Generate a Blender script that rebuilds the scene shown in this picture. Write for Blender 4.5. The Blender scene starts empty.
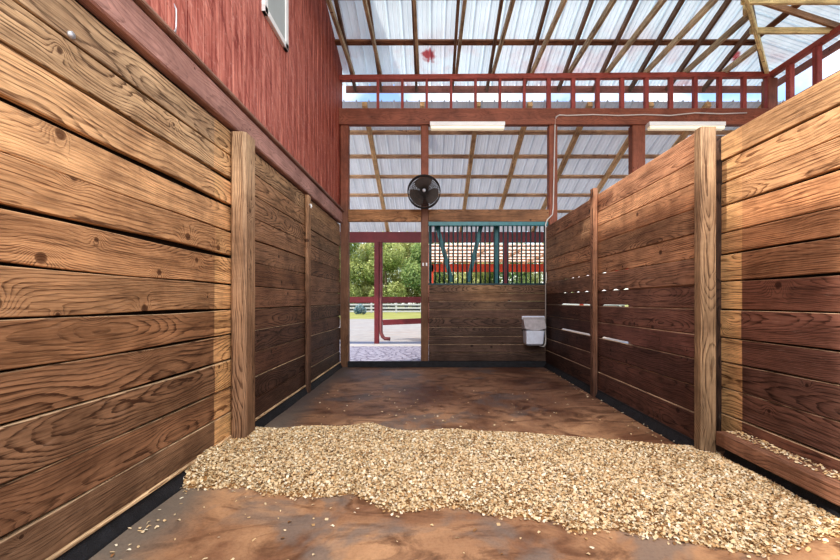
import bpy, bmesh, math, random
import numpy as np
from mathutils import Vector, Matrix

random.seed(7)
rng = np.random.default_rng(11)
scn = bpy.context.scene
COL = scn.collection

# ------------------------------------------------------------------ measures
F, VX, VY, H = 400.0, 430.0, 301.0, 1.162      # focal length in px, vanishing point, eye height
YB = 7.05                                       # front face of the back wall
XL, XR, XRN = -1.58, 2.04, 2.25                 # wall faces: left, right (far part), right (near part)


def at(px, py, Y):
    return Vector(((px - VX) / F * Y, Y, H + (VY - py) / F * Y))


def srgb(r, g, b):
    f = lambda c: c / 12.92 if c <= .04045 else ((c + .055) / 1.055) ** 2.4
    return (f(r / 255), f(g / 255), f(b / 255))


# ------------------------------------------------------------------ node helpers
class NT:
    def __init__(self, name):
        self.m = bpy.data.materials.new(name)
        self.m.use_nodes = True
        self.t = self.m.node_tree
        self.t.nodes.clear()
        self.out = self.t.nodes.new('ShaderNodeOutputMaterial')

    def n(self, typ, props=None, **inp):
        nd = self.t.nodes.new('ShaderNode' + typ)
        for k, v in (props or {}).items():
            setattr(nd, k, v)
        for k, v in inp.items():
            key = int(k[1:]) if k[0] == 'i' and k[1:].isdigit() else k.replace('_', ' ')
            self.set(nd.inputs[key], v)
        return nd

    def set(self, sock, v):
        if isinstance(v, bpy.types.NodeSocket):
            self.t.links.new(v, sock)
        elif isinstance(v, bpy.types.Node):
            self.t.links.new(v.outputs[0], sock)
        else:
            if isinstance(v, (tuple, list)) and len(v) == 3 and len(getattr(sock, 'default_value', [0, 0, 0])) == 4:
                v = (*v, 1)
            sock.default_value = v

    def math(self, op, a, b=0.0, c=0.0):
        nd = self.t.nodes.new('ShaderNodeMath')
        nd.operation = op
        for i, v in enumerate((a, b, c)):
            self.set(nd.inputs[i], v)
        return nd.outputs[0]

    def xyz(self, v):
        s = self.n('SeparateXYZ', None, i0=v)
        return s.outputs[0], s.outputs[1], s.outputs[2]

    def vec(self, x=0., y=0., z=0.):
        return self.n('CombineXYZ', None, i0=x, i1=y, i2=z).outputs[0]

    def noise(self, v, scale, detail=3, rough=.55, dist=0.):
        return self.n('TexNoise', None, Vector=v, Scale=scale, Detail=detail, Roughness=rough, Distortion=dist).outputs[0]

    def ramp(self, v, stops, interp='LINEAR'):
        r = self.n('ValToRGB', None, i0=v)
        r.color_ramp.interpolation = interp
        el = r.color_ramp.elements
        while len(el) < len(stops):
            el.new(.5)
        for e, (p, c) in zip(el, stops):
            e.position = p
            e.color = (*c, 1) if isinstance(c, (tuple, list)) else (c, c, c, 1)
        return r.outputs[0]

    def mix(self, f, a, b, mode='MIX'):
        nd = self.t.nodes.new('ShaderNodeMix')
        nd.data_type = 'RGBA'
        nd.blend_type = mode
        self.set(nd.inputs[0], f)
        self.set(nd.inputs[6], a)
        self.set(nd.inputs[7], b)
        return nd.outputs[2]

    def bump(self, h, strength=.3, dist=.01):
        return self.n('Bump', None, Height=h, Strength=strength, Distance=dist).outputs[0]

    def attr(self, name, out):
        return self.n('Attribute', {'attribute_name': name}).outputs[out]

    def pos(self):
        return self.n('NewGeometry').outputs[0]

    def bsdf(self, **k):
        b = self.n('BsdfPrincipled', None, **k)
        self.t.links.new(b.outputs[0], self.out.inputs[0])
        return b


def wood_material(name, contrast=1.0, knots=1.0, rough=.62, paint=None):
    t = NT(name)
    U, V, W = t.xyz(t.attr('gcoord', 1))
    seed = t.attr('seed', 2)
    tint = t.attr('tint', 0)
    mul, add, sub = (lambda a, b: t.math('MULTIPLY', a, b)), (lambda a, b: t.math('ADD', a, b)), (lambda a, b: t.math('SUBTRACT', a, b))
    s10 = mul(seed, 37.0)
    s2 = t.math('FRACT', mul(seed, 91.7))
    s3 = t.math('FRACT', mul(seed, 53.3))
    n1 = t.noise(t.vec(mul(U, .62), s10, 0.), 1.0, 2.5, .5)
    n2 = t.noise(t.vec(mul(U, .45), s10, 9.), 1.0, 2)
    n3 = t.noise(t.vec(mul(U, 3.5), mul(V, 22.), s10), 1.0, 3, .6)
    v0 = mul(sub(seed, .5), .24)
    vv = add(sub(V, v0), mul(sub(n2, .5), .22))
    dd = add(add(W, add(.03, mul(s2, .05))), mul(sub(n1, .40), .42))
    r = t.math('SQRT', add(mul(vv, vv), mul(dd, dd)))
    r = add(r, mul(n3, .017))
    # knots
    kv = t.vec(add(U, s10), add(mul(V, 1.15), s10), 0.)
    vor = t.n('TexVoronoi', {'voronoi_dimensions': '2D'}, Vector=kv, Scale=2.6, Randomness=1.0)
    kd = t.math('DIVIDE', vor.outputs['Distance'], 2.6)
    kr, kg, kb = t.xyz(vor.outputs['Color'])
    ksz = mul(t.math('MAXIMUM', sub(kr, .35), 0.), .046 * knots)
    kn = t.math('DIVIDE', kd, add(ksz, .0005))
    bulge = mul(t.math('EXPONENT', mul(mul(kn, kn), -.16)), mul(ksz, 2.6))
    r = add(r, bulge)
    ring = t.math('FRACT', mul(r, add(58., mul(s3, 46.))))
    ringc = t.ramp(ring, [(0, 0.0), (.45, .06), (.74, .55), (.84, 1.0), (.95, .9), (1.0, .0)])
    Vw = add(V, mul(n3, .012))
    fib = t.noise(t.vec(mul(U, 4.), mul(Vw, 120.), add(mul(W, 120.), s10)), 1.0, 3, .65)
    fib2 = t.noise(t.vec(mul(U, 1.6), mul(Vw, 52.), add(mul(W, 52.), s10)), 1.0, 4, .7)
    blot = t.noise(t.vec(mul(U, 2.2), mul(V, 8.), s10), 1.0, 5, .68)
    big = t.noise(t.pos(), 2.1, 4, .65, .8)
    knot = t.ramp(kn, [(0, 1.), (.55, .95), (.85, .75), (1.0, 0.)])
    knot = mul(knot, t.math('GREATER_THAN', ksz, .004))
    strength = mul(add(.65, mul(s2, .7)), t.ramp(blot, [(.3, .4), (.6, 1.25)]))
    dark = mul(mul(ringc, strength), .74 * contrast)
    dark = add(dark, mul(sub(fib, .47), 2.2 * contrast))
    dark = add(dark, mul(sub(fib2, .53), 2.6 * contrast))
    dark = t.math('MINIMUM', t.math('MAXIMUM', dark, -.25), 1.)
    lum = t.n('RGBToBW', None, i0=tint).outputs[0]
    tint = t.mix(1., t.mix(.22, tint, lum), (.98, 1.045, 1.02, 1), 'MULTIPLY')
    light = t.mix(1., tint, (1.5, 1.52, 1.52, 1), 'MULTIPLY')
    deep = t.mix(1., tint, (.24, .175, .145, 1), 'MULTIPLY')
    c = t.mix(t.math('MAXIMUM', add(mul(dark, .9), .04), 0.), light, deep)
    b2 = t.ramp(blot, [(.30, (.46, .42, .40)), (.5, (1., 1., 1.)), (.70, (1.38, 1.36, 1.33))])
    c = t.mix(.75 if not paint else .45, c, b2, 'MULTIPLY')
    b3 = t.ramp(big, [(.32, (.55, .50, .48)), (.52, (1., 1., 1.)), (.7, (1.22, 1.22, 1.22))])
    c = t.mix(.7, c, b3, 'MULTIPLY')
    # greyish weathered scuffs
    sc = t.noise(t.vec(mul(U, 7.), mul(V, 34.), add(s10, mul(W, 34.))), 1.0, 5, .75)
    c = t.mix(t.ramp(sc, [(.60, 0.), (.74, .35)]), c, t.mix(.5, light, (.42, .36, .31, 1)))
    kc = t.mix(1., tint, (.22, .15, .12, 1), 'MULTIPLY')
    c = t.mix(mul(knot, .9), c, kc)
    if paint:
        wear = t.noise(t.vec(mul(U, 2.5), mul(V, 30.), add(mul(W, 30.), s10)), 1.0, 5, .65)
        c = t.mix(t.ramp(wear, [(.62, 0.), (.74, .5)]), c, paint)
    h = add(mul(ringc, -.5), add(fib, add(fib2, mul(knot, -.4))))
    t.bsdf(Base_Color=c, Roughness=rough, Specular_IOR_Level=.3, Normal=t.bump(h, .5, .004))
    return t.m


def plain(name, col, rough=.5, metal=0., var=.25, scale=6., bump=.0, **k):
    t = NT(name)
    p = t.pos()
    nz = t.noise(p, scale, 4, .6)
    c = t.mix(t.ramp(nz, [(.3, 0.), (.7, 1.)]), tuple(x * (1 - var) for x in col), tuple(min(1, x * (1 + var)) for x in col))
    kw = dict(Base_Color=c, Roughness=rough, Metallic=metal)
    if bump:
        kw['Normal'] = t.bump(t.noise(p, scale * 8, 3), bump, .01)
    kw.update(k)
    t.bsdf(**kw)
    return t.m


M = {}
M['wood'] = wood_material('weathered_plank_wood', 1.0, 1.0)
M['timber'] = wood_material('roof_timber_wood', .75, .7)
M['redwood'] = wood_material('red_painted_timber', .45, .5, .55, paint=(.26, .11, .07, 1))


def siding_material():
    t = NT('red_weathered_siding')
    x, y, z = t.xyz(t.pos())
    g = t.math('FRACT', t.math('MULTIPLY', t.math('ADD', y, .4), 1 / .2032))
    pn = t.noise(t.vec(t.math('MULTIPLY', y, 26.), 0., t.math('MULTIPLY', z, 1.6)), 1.0, 5, .65)
    sc = t.noise(t.vec(t.math('MULTIPLY', t.math('ADD', y, t.math('MULTIPLY', z, .7)), 14.), 0.,
                       t.math('MULTIPLY', t.math('SUBTRACT', z, y), 1.5)), 1.0, 4, .7, 1.2)
    big = t.noise(t.pos(), 1.3, 3)
    c = t.mix(t.ramp(pn, [(.36, 0.), (.64, 1.)]), srgb(136, 62, 54), srgb(212, 138, 122))
    c = t.mix(t.ramp(sc, [(.54, 0.), (.62, .6)]), c, srgb(116, 48, 42))
    c = t.mix(t.ramp(sc, [(.30, .55), (.40, 0.)]), c, srgb(224, 172, 158))
    # deeper, more orange red towards the back end of the wall
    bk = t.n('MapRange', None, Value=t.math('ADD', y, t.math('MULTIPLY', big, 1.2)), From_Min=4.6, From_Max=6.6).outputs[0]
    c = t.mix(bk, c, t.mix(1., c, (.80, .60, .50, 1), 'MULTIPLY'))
    worn = t.ramp(g, [(0., .8), (.05, .0), (.84, .0), (.905, .75), (.92, 0.)])
    c = t.mix(t.math('MULTIPLY', worn, t.ramp(pn, [(.3, .3), (.6, 1.)])), c, srgb(216, 160, 146))
    c = t.mix(t.ramp(g, [(.915, 0.), (.93, .6), (.985, .6), (.995, 0.)]), c, srgb(74, 30, 28))
    c = t.mix(t.ramp(t.noise(t.pos(), 22., 5, .7), [(.55, 0.), (.75, .5)]), c, srgb(214, 170, 156))
    hh = t.math('ADD', t.math('MULTIPLY', pn, .6), sc)
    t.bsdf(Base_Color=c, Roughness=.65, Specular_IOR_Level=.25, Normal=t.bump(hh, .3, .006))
    return t.m


M['siding'] = siding_material()


def floor_material():
    t = NT('dusty_rubber_mat_floor')
    p = t.pos()
    x, y, z = t.xyz(p)
    a = t.noise(p, 1.1, 6, .62, .6)
    b = t.noise(t.vec(x, t.math('MULTIPLY', y, 1.6), 4.), 2.3, 6, .65, 1.4)
    cc = t.noise(t.vec(x, y, 11.), 1.7, 4, .6, .4)
    c = t.mix(t.ramp(a, [(.36, 0.), (.60, 1.)]), srgb(124, 88, 66), srgb(190, 150, 114))
    c = t.mix(t.ramp(b, [(.48, 0.), (.64, .8)]), c, srgb(92, 62, 44))
    c = t.mix(t.ramp(cc, [(.55, 0.), (.63, .7)]), c, srgb(126, 116, 108))
    # grey rim of bare rubber along the left wall, near the camera
    e = t.n('MapRange', None, Value=t.math('ADD', x, t.math('MULTIPLY', a, .5)), From_Min=-1.18, From_Max=-.95, To_Min=.85, To_Max=0.).outputs[0]
    c = t.mix(e, c, srgb(122, 114, 104))
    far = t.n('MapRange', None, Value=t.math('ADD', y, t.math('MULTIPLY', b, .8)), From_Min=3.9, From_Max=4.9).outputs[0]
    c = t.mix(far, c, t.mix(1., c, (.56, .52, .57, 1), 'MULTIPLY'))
    fine = t.noise(p, 60., 4, .7)
    c = t.mix(t.ramp(fine, [(.35, .35), (.55, 0.)]), c, t.mix(1., c, (.6, .55, .5, 1), 'MULTIPLY'))
    ro = t.n('MapRange', None, Value=a, To_Min=.42, To_Max=.75).outputs[0]
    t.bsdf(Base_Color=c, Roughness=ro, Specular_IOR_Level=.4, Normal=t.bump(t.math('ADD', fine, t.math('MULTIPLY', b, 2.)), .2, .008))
    return t.m


M['floor'] = floor_material()


def metal_roof(name, tone, trans, stains):
    t = NT(name)
    p = t.pos()
    x, y, z = t.xyz(p)
    nz = t.noise(t.vec(t.math('MULTIPLY', x, 5.), t.math('MULTIPLY', y, 1.2), z), 1.0, 4, .6)
    c = t.mix(t.ramp(nz, [(.35, 0.), (.65, 1.)]), tuple(v * .86 for v in tone), tone)
    if stains:
        # faint rust-pink blush low on the sheets and two red splashes
        bl = t.noise(p, 1.4, 4, .6)
        low = t.n('MapRange', None, Value=y, From_Min=6.3, From_Max=7.4).outputs[0]
        c = t.mix(t.math('MULTIPLY', t.ramp(bl, [(.48, 0.), (.66, .55)]), low), c, srgb(206, 150, 150))
        for (sx, sy, r) in stains:
            d = t.math('SQRT', t.math('ADD', t.math('POWER', t.math('SUBTRACT', x, sx), 2.), t.math('POWER', t.math('SUBTRACT', y, sy), 2.)))
            d = t.math('ADD', d, t.math('MULTIPLY', t.math('SUBTRACT', t.noise(p, 9., 3), .5), .22))
            c = t.mix(t.ramp(t.math('DIVIDE', d, r), [(.5, .9), (1., 0.)]), c, srgb(165, 40, 45))
    b = t.n('BsdfPrincipled', None, Base_Color=c, Roughness=.5, Metallic=0., Specular_IOR_Level=.4)
    tr = t.n('BsdfTranslucent', None, Color=c)  # translucency added so the roof underside looks brighter
    mx = t.n('MixShader', None, i0=trans, i1=b, i2=tr)
    t.t.links.new(mx.outputs[0], t.out.inputs[0])
    return t.m


M['roof'] = metal_roof('white_sheet_metal_roof', (.80, .89, .93), .42, [(-.03, 7.02, .14), (5.35, 7.02, .10)])
M['roof2'] = metal_roof('grey_sheet_metal_roof', (.72, .74, .77), .22, [])
M['roof3'] = metal_roof('peach_sheet_roof', (1., .84, .70), .75, [])


def shavings_material():
    t = NT('wood_shavings')
    tint = t.attr('tint', 0)
    t.bsdf(Base_Color=tint, Roughness=.7, Specular_IOR_Level=.2)
    return t.m


M['shav'] = shavings_material()
M['black'] = plain('black_rubber', srgb(30, 30, 34), .75, var=.5, scale=14., bump=.5)
M['white'] = plain('white_paint', srgb(232, 230, 228), .4, var=.05)
M['plastic'] = plain('white_plastic', srgb(222, 228, 242), .35, var=.08, scale=14.)
M['pgrey'] = plain('grey_hood_plastic', srgb(176, 170, 172), .45, var=.15, scale=18.)
M['teal'] = plain('teal_painted_steel', srgb(44, 112, 118), .4, var=.25, scale=12.)
M['tealdark'] = plain('dark_teal_steel_bar', srgb(30, 62, 68), .4, var=.3, scale=12.)
M['fan'] = plain('dusty_black_fan_steel', srgb(44, 36, 32), .55, var=.5, scale=30.)
M['blade'] = plain('brown_fan_blade', srgb(78, 62, 52), .5, var=.35, scale=20.)
M['steel'] = plain('galvanised_steel', srgb(190, 190, 195), .35, .5, var=.15)
M['pipe'] = plain('white_pvc_pipe', srgb(200, 192, 186), .4, var=.05)
M['pane'] = plain('grey_window_panel', srgb(172, 178, 176), .35, var=.06, scale=3.)
M['concrete'] = plain('pale_concrete', srgb(178, 172, 168), .8, var=.1, scale=5., bump=.2)
M['drain'] = plain('dark_blue_drain', srgb(70, 74, 108), .4, var=.3, scale=3.)
M['maroon'] = plain('maroon_painted_timber', srgb(108, 30, 36), .5, var=.2, scale=5.)
M['orange'] = plain('orange_red_beam_paint', srgb(182, 66, 38), .6, var=.2, scale=3.)
M['peach'] = plain('peach_painted_post', srgb(232, 160, 140), .6, var=.1, scale=3.)
M['fencew'] = plain('white_fence_paint', srgb(176, 176, 176), .6, var=.06)
M['fenced'] = plain('dark_fence_wire', srgb(70, 72, 76), .6, var=.2)
M['bark'] = plain('tree_bark', srgb(120, 104, 84), .9, var=.3, scale=8.)


def tube_mat():
    t = NT('lit_tube_diffuser')
    t.bsdf(Base_Color=(.95, .9, .75, 1), Roughness=.4, Emission_Color=(1., .86, .58, 1), Emission_Strength=.3)
    return t.m


M['tube'] = tube_mat()


def paver_material():
    t = NT('bluish_cobble_pavers')
    p = t.pos()
    x, y, z = t.xyz(p)
    br = t.n('TexVoronoi', {'feature': 'DISTANCE_TO_EDGE'}, Vector=p, Scale=7.)
    e = t.ramp(br.outputs[0], [(.02, 0.), (.12, 1.)])
    nz = t.noise(p, 14., 4)
    c = t.mix(nz, srgb(136, 132, 150), srgb(178, 174, 188))
    c = t.mix(e, srgb(110, 104, 122), c)
    t.bsdf(Base_Color=c, Roughness=.7, Normal=t.bump(e, .8, .02))
    return t.m


M['paver'] = paver_material()


def ground_material():
    t = NT('gravel_and_grass_ground')
    p = t.pos()
    x, y, z = t.xyz(p)
    nz = t.noise(p, 3., 5, .6)
    gr = t.mix(nz, srgb(136, 132, 132), srgb(176, 172, 170))
    st = t.noise(t.vec(t.math('MULTIPLY', x, .4), t.math('MULTIPLY', y, 2.), 0.), 1., 3)
    gr = t.mix(t.ramp(st, [(.5, 0.), (.7, .5)]), gr, srgb(156, 138, 126))
    ga = t.mix(t.noise(p, .6, 4), srgb(120, 130, 66), srgb(176, 168, 110))
    e = t.n('MapRange', None, Value=t.math('ADD', y, t.math('MULTIPLY', t.noise(p, .5, 3), 3.)), From_Min=28.2, From_Max=29.2).outputs[0]
    t.bsdf(Base_Color=t.mix(e, gr, ga), Roughness=.9, Specular_IOR_Level=.1)
    return t.m


M['ground'] = ground_material()


def leaf_material(name, a, b):
    t = NT(name)
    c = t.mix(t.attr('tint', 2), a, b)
    d = t.n('BsdfDiffuse', None, Color=c)
    tr = t.n('BsdfTranslucent', None, Color=c)
    mx = t.n('MixShader', None, i0=.35, i1=d, i2=tr)
    t.t.links.new(mx.outputs[0], t.out.inputs[0])
    return t.m


LEAF = [leaf_material('fresh_green_leaves', srgb(122, 142, 84), srgb(226, 228, 164)),
        leaf_material('yellow_green_leaves', srgb(146, 156, 92), srgb(238, 234, 180)),
        leaf_material('deep_green_leaves', srgb(98, 128, 84), srgb(206, 218, 152))]
M['bluebush'] = leaf_material('blue_grey_leaves', srgb(84, 112, 124), srgb(178, 198, 204))

# ------------------------------------------------------------------ object helpers


def tag(o, label=None, cat=None, group=None, kind=None):
    if label:
        o['label'] = label
    if cat:
        o['category'] = cat
    if group:
        o['group'] = group
    if kind:
        o['kind'] = kind
    return o


def thing(name, loc, label, cat, group=None):
    o = bpy.data.objects.new(name, None)
    COL.objects.link(o)
    o.location = loc
    o.empty_display_size = .1
    return tag(o, label, cat, group)


class MB:
    """collects shapes, builds ONE mesh object"""

    def __init__(self):
        self.V, self.Fc, self.G, self.S, self.T, self.sm = [], [], [], [], [], []

    def _add(self, vs, fs, gs=None, seed=0., tints=None, smooth=False):
        b = len(self.V)
        self.V += [Vector(v) for v in vs]
        self.Fc += [tuple(b + i for i in f) for f in fs]
        self.sm += [smooth] * len(fs)
        self.G += gs if gs else [tuple(v) for v in vs]
        self.S += [seed] * len(vs)
        self.T += tints if tints else [(1, 1, 1)] * len(vs)

    def board(self, o, u, v, L, W, T, tint=(1, 1, 1), ch=.004, st=None, var=.0, seed=None, dust=0.):
        """o = centre of the start section, u = along, v = across the wide face; st = [(u, lo, hi, tint)]"""
        o, u, v = Vector(o), Vector(u).normalized(), Vector(v).normalized()
        v = (v - u * v.dot(u)).normalized()
        w = u.cross(v)
        seed = random.random() if seed is None else seed
        off = random.random() * 40
        k = 1 + random.uniform(-var, var)
        st = st or [(0, 0, 0, tint), (L, 0, 0, tint)]
        vs, gs, ts = [], [], []
        for (uu, lo, hi, tn) in st:
            a, b2 = -W / 2 + lo, W / 2 + hi
            c = min(ch, T * .4, W * .4)
            for (y, z) in ((a + c, -T / 2), (b2 - c, -T / 2), (b2, -T / 2 + c), (b2, T / 2 - c), (b2 - c, T / 2), (a + c, T / 2), (a, T / 2 - c), (a, -T / 2 + c)):
                vs.append(o + u * uu + v * y + w * z)
                gs.append((uu + off, y, z))
                ts.append(tuple(q * k for q in tn) if not (dust and z == T / 2 - c and y == b2 or dust and z == -T / 2 + c and y == b2) else lerp(tn, srgb(206, 168, 128), dust))  # shavings dust and a ledge highlight painted along the top edges
        fs = []
        for i in range(len(st) - 1):
            for j in range(8):
                j2 = (j + 1) % 8
                fs.append((i * 8 + j, i * 8 + j2, i * 8 + 8 + j2, i * 8 + 8 + j))
        fs.append(tuple(range(7, -1, -1)))
        e = (len(st) - 1) * 8
        fs.append(tuple(e + j for j in range(8)))
        # orientation
        nrm = (vs[fs[0][1]] - vs[fs[0][0]]).cross(vs[fs[0][2]] - vs[fs[0][1]])
        mid = sum((vs[q] for q in fs[0]), Vector()) / 4
        cen = o + u * (st[0][0] + st[1][0]) / 2
        if nrm.dot(mid - cen) < 0:
            fs = [tuple(reversed(f)) for f in fs]
        self._add(vs, fs, gs, seed, ts)
        return self

    def beam(self, p, q, W, T, v=(0, 0, 1), **k):
        p, q = Vector(p), Vector(q)
        return self.board(p, q - p, v, (q - p).length, W, T, **k)

    def box(self, lo, hi, tint=(1, 1, 1), ch=.004):
        lo, hi = Vector(lo), Vector(hi)
        d = hi - lo
        ax = max(range(3), key=lambda i: d[i])
        e = [Vector((1, 0, 0)), Vector((0, 1, 0)), Vector((0, 0, 1))]
        o = (lo + hi) / 2
        o[ax] = lo[ax]
        a, b = [i for i in range(3) if i != ax]
        if d[a] < d[b]:
            a, b = b, a
        return self.board(o, e[ax], e[a], d[ax], d[a], d[b], tint=tint, ch=ch)

    def tube(self, pts, r, n=8, closed=False, caps=True):
        pts = [Vector(p) for p in pts]
        rs = r if isinstance(r, (list, tuple)) else [r] * len(pts)
        N = len(pts)
        vs = []
        pv = None
        for i, p in enumerate(pts):
            if closed:
                d = pts[(i + 1) % N] - pts[i - 1]
            else:
                d = pts[min(i + 1, N - 1)] - pts[max(i - 1, 0)]
            d.normalize()
            if pv is None:
                a = Vector((0, 0, 1)) if abs(d.z) < .9 else Vector((1, 0, 0))
                pv = (a - d * a.dot(d)).normalized()
            else:
                pv = (pv - d * pv.dot(d)).normalized()
            w = d.cross(pv)
            for j in range(n):
                an = 2 * math.pi * j / n
                vs.append(p + (pv * math.cos(an) + w * math.sin(an)) * rs[i])
        fs = []
        for i in range(N if closed else N - 1):
            i2 = (i + 1) % N
            for j in range(n):
                j2 = (j + 1) % n
                fs.append((i * n + j, i * n + j2, i2 * n + j2, i2 * n + j))
        if caps and not closed:
            fs.append(tuple(range(n - 1, -1, -1)))
            fs.append(tuple((N - 1) * n + j for j in range(n)))
        self._add(vs, fs, smooth=True)
        return self

    def ring(self, c, ax, r, rr, n=32, m=6):
        c, ax = Vector(c), Vector(ax).normalized()
        a = ax.orthogonal().normalized()
        b = ax.cross(a)
        return self.tube([c + (a * math.cos(2 * math.pi * i / n) + b * math.sin(2 * math.pi * i / n)) * r for i in range(n)], rr, m, True)

    def build(self, name, mat, parent=None, base=None):
        if parent:
            base = Vector(parent['_b'])
        elif base is None:
            A = np.array([tuple(v) for v in self.V])
            lo, hi = A.min(0), A.max(0)
            base = Vector(((lo[0] + hi[0]) / 2, (lo[1] + hi[1]) / 2, lo[2]))
        base = Vector(base)
        me = bpy.data.meshes.new(name)
        me.from_pydata([tuple(v - base) for v in self.V], [], self.Fc)
        me.polygons.foreach_set('use_smooth', self.sm)
        a = me.attributes.new('gcoord', 'FLOAT_VECTOR', 'POINT')
        a.data.foreach_set('vector', np.array([tuple(g) for g in self.G], dtype=np.float32).ravel())
        a = me.attributes.new('seed', 'FLOAT', 'POINT')
        a.data.foreach_set('value', np.array(self.S, dtype=np.float32))
        a = me.attributes.new('tint', 'FLOAT_COLOR', 'POINT')
        a.data.foreach_set('color', np.array([(*c[:3], 1) for c in self.T], dtype=np.float32).ravel())
        me.materials.append(mat if not isinstance(mat, str) else M[mat])
        me.update()
        o = bpy.data.objects.new(name, me)
        COL.objects.link(o)
        if parent:
            o.parent = parent
        else:
            o.location = base
        return o


def group_root(name, base, label, cat, group=None):
    o = thing(name, base, label, cat, group)
    o['_b'] = tuple(base)
    return o


ORD = ['first', 'second', 'third', 'fourth', 'fifth', 'sixth', 'seventh', 'eighth', 'ninth', 'tenth', 'eleventh', 'twelfth', 'thirteenth']

# tints
TAN = srgb(192, 146, 100)
YEL = srgb(206, 150, 90)
ORG = srgb(176, 110, 60)
BRN = srgb(128, 80, 50)
DRK = srgb(88, 54, 38)
RDK = srgb(96, 54, 42)
RED = srgb(126, 64, 40)
REDB = srgb(148, 60, 46)
LUM = srgb(150, 104, 66)


def lerp(a, b, f):
    f = max(0., min(1., f))
    return tuple(x + (y - x) * f for x, y in zip(a, b))


def ramp(z, stops):
    if z <= stops[0][0]:
        return stops[0][1]
    for (a, ca), (b, cb) in zip(stops, stops[1:]):
        if z <= b:
            return lerp(ca, cb, (z - a) / (b - a))
    return stops[-1][1]


# ------------------------------------------------------------------ plank walls
def planks(mb, axis, face, zb, a0, a1, colf, gapf=None, strips=(), side=1, thick=.038, wob=.0035, gap=.006, step=.12, ch=.004):
    """horizontal boards between the heights zb, face = plane of the visible side, side = +1 when the visible side looks to +x / -y"""
    for i in range(len(zb) - 1):
        hi, lo = zb[i], zb[i + 1]
        W = hi - lo - gap
        zc = (hi + lo) / 2
        seed = random.random()
        bt = random.uniform(.80, 1.2)
        hue = random.uniform(-.06, .06)
        ph = random.random() * 10
        us = list(np.arange(a0, a1, step)) + [a1]
        for s in strips:
            us += [s[0] - .004, s[0] + .004]
        us = sorted(u for u in set(us) if a0 <= u <= a1)
        jit = random.uniform(-.006, .006)
        st = []
        for u in us:
            c = tuple(q * bt for q in colf(u, zc, i))
            c = (c[0] * (1 + hue), c[1], c[2] * (1 - hue))
            for s in strips:
                if s[0] <= u <= s[1] and not s[0] - .003 < u < s[0]:
                    c = tuple(q * random.uniform(.97, 1.03) for q in lerp(s[2], c, .12 if zc < 1.45 else .5))
            e = wob * math.sin(u * 2.1 + ph) + wob * .6 * math.sin(u * 5.3 + ph * 3)
            e2 = wob * math.sin(u * 1.7 + ph * 2) + wob * .6 * math.sin(u * 4.3 + ph)
            lo_d, hi_d = e * .5, e2 * .5
            if gapf:
                g0 = gapf(i + 1, u)      # gap at the lower seam
                lo_d += g0
            st.append((u - a0, lo_d, hi_d, c))
        if axis == 'y':
            o = (face - side * thick / 2 + jit * side, a0, zc)
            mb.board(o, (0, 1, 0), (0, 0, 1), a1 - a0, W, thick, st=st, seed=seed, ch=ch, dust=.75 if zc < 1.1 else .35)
        else:
            o = (a0, face + thick / 2 + jit, zc)
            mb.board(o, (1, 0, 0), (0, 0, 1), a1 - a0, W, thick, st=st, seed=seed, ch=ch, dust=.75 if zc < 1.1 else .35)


ZL = [2.508, 2.31, 2.113, 1.908, 1.711, 1.506, 1.294, 1.096, .899, .70, .482, .284, .087]
ZR = [2.46, 2.237, 2.068, 1.872, 1.679, 1.49, 1.283, 1.102, .905, .716, .509, .301, .074]
ZRN = [2.433, 2.24, 2.07, 1.89, 1.683, 1.519, 1.312, 1.098, .883, .698, .498, .294, .10]

mb = MB()
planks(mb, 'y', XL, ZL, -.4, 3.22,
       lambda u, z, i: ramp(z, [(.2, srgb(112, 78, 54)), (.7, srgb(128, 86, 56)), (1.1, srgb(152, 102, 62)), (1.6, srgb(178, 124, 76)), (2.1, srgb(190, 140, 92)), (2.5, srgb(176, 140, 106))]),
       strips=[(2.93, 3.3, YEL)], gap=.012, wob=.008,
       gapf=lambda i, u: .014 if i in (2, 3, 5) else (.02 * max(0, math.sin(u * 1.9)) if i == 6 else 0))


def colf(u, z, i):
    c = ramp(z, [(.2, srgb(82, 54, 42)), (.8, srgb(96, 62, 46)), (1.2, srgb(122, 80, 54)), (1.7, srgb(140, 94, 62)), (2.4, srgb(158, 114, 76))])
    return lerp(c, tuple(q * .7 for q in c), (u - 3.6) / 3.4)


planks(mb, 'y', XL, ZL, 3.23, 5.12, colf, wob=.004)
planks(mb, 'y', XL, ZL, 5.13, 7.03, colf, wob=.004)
mb.box((XL - .075, -.4, .02), (XL - .05, 7.06, 2.60), srgb(46, 30, 22))  # added dark backing, keeps light out of the plank gaps
tag(mb.build('wall_left', 'wood'), kind='structure')


def gap_right(i, u):
    ok = 4.06 < u < 4.76 or 5.14 < u < 6.25
    if i == 7 and ok:
        return .02
    if i == 9 and ok:
        return .026
    if i in (5, 6) and ok:
        return .012 if math.sin(u * 23) > .1 else .0
    return 0


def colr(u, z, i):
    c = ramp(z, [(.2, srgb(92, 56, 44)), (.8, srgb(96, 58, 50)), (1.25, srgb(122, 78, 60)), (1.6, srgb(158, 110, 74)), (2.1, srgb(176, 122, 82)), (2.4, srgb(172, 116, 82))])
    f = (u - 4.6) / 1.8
    return lerp(c, tuple(q * (.45 if z < 1.3 else .85) for q in c), f)


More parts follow.
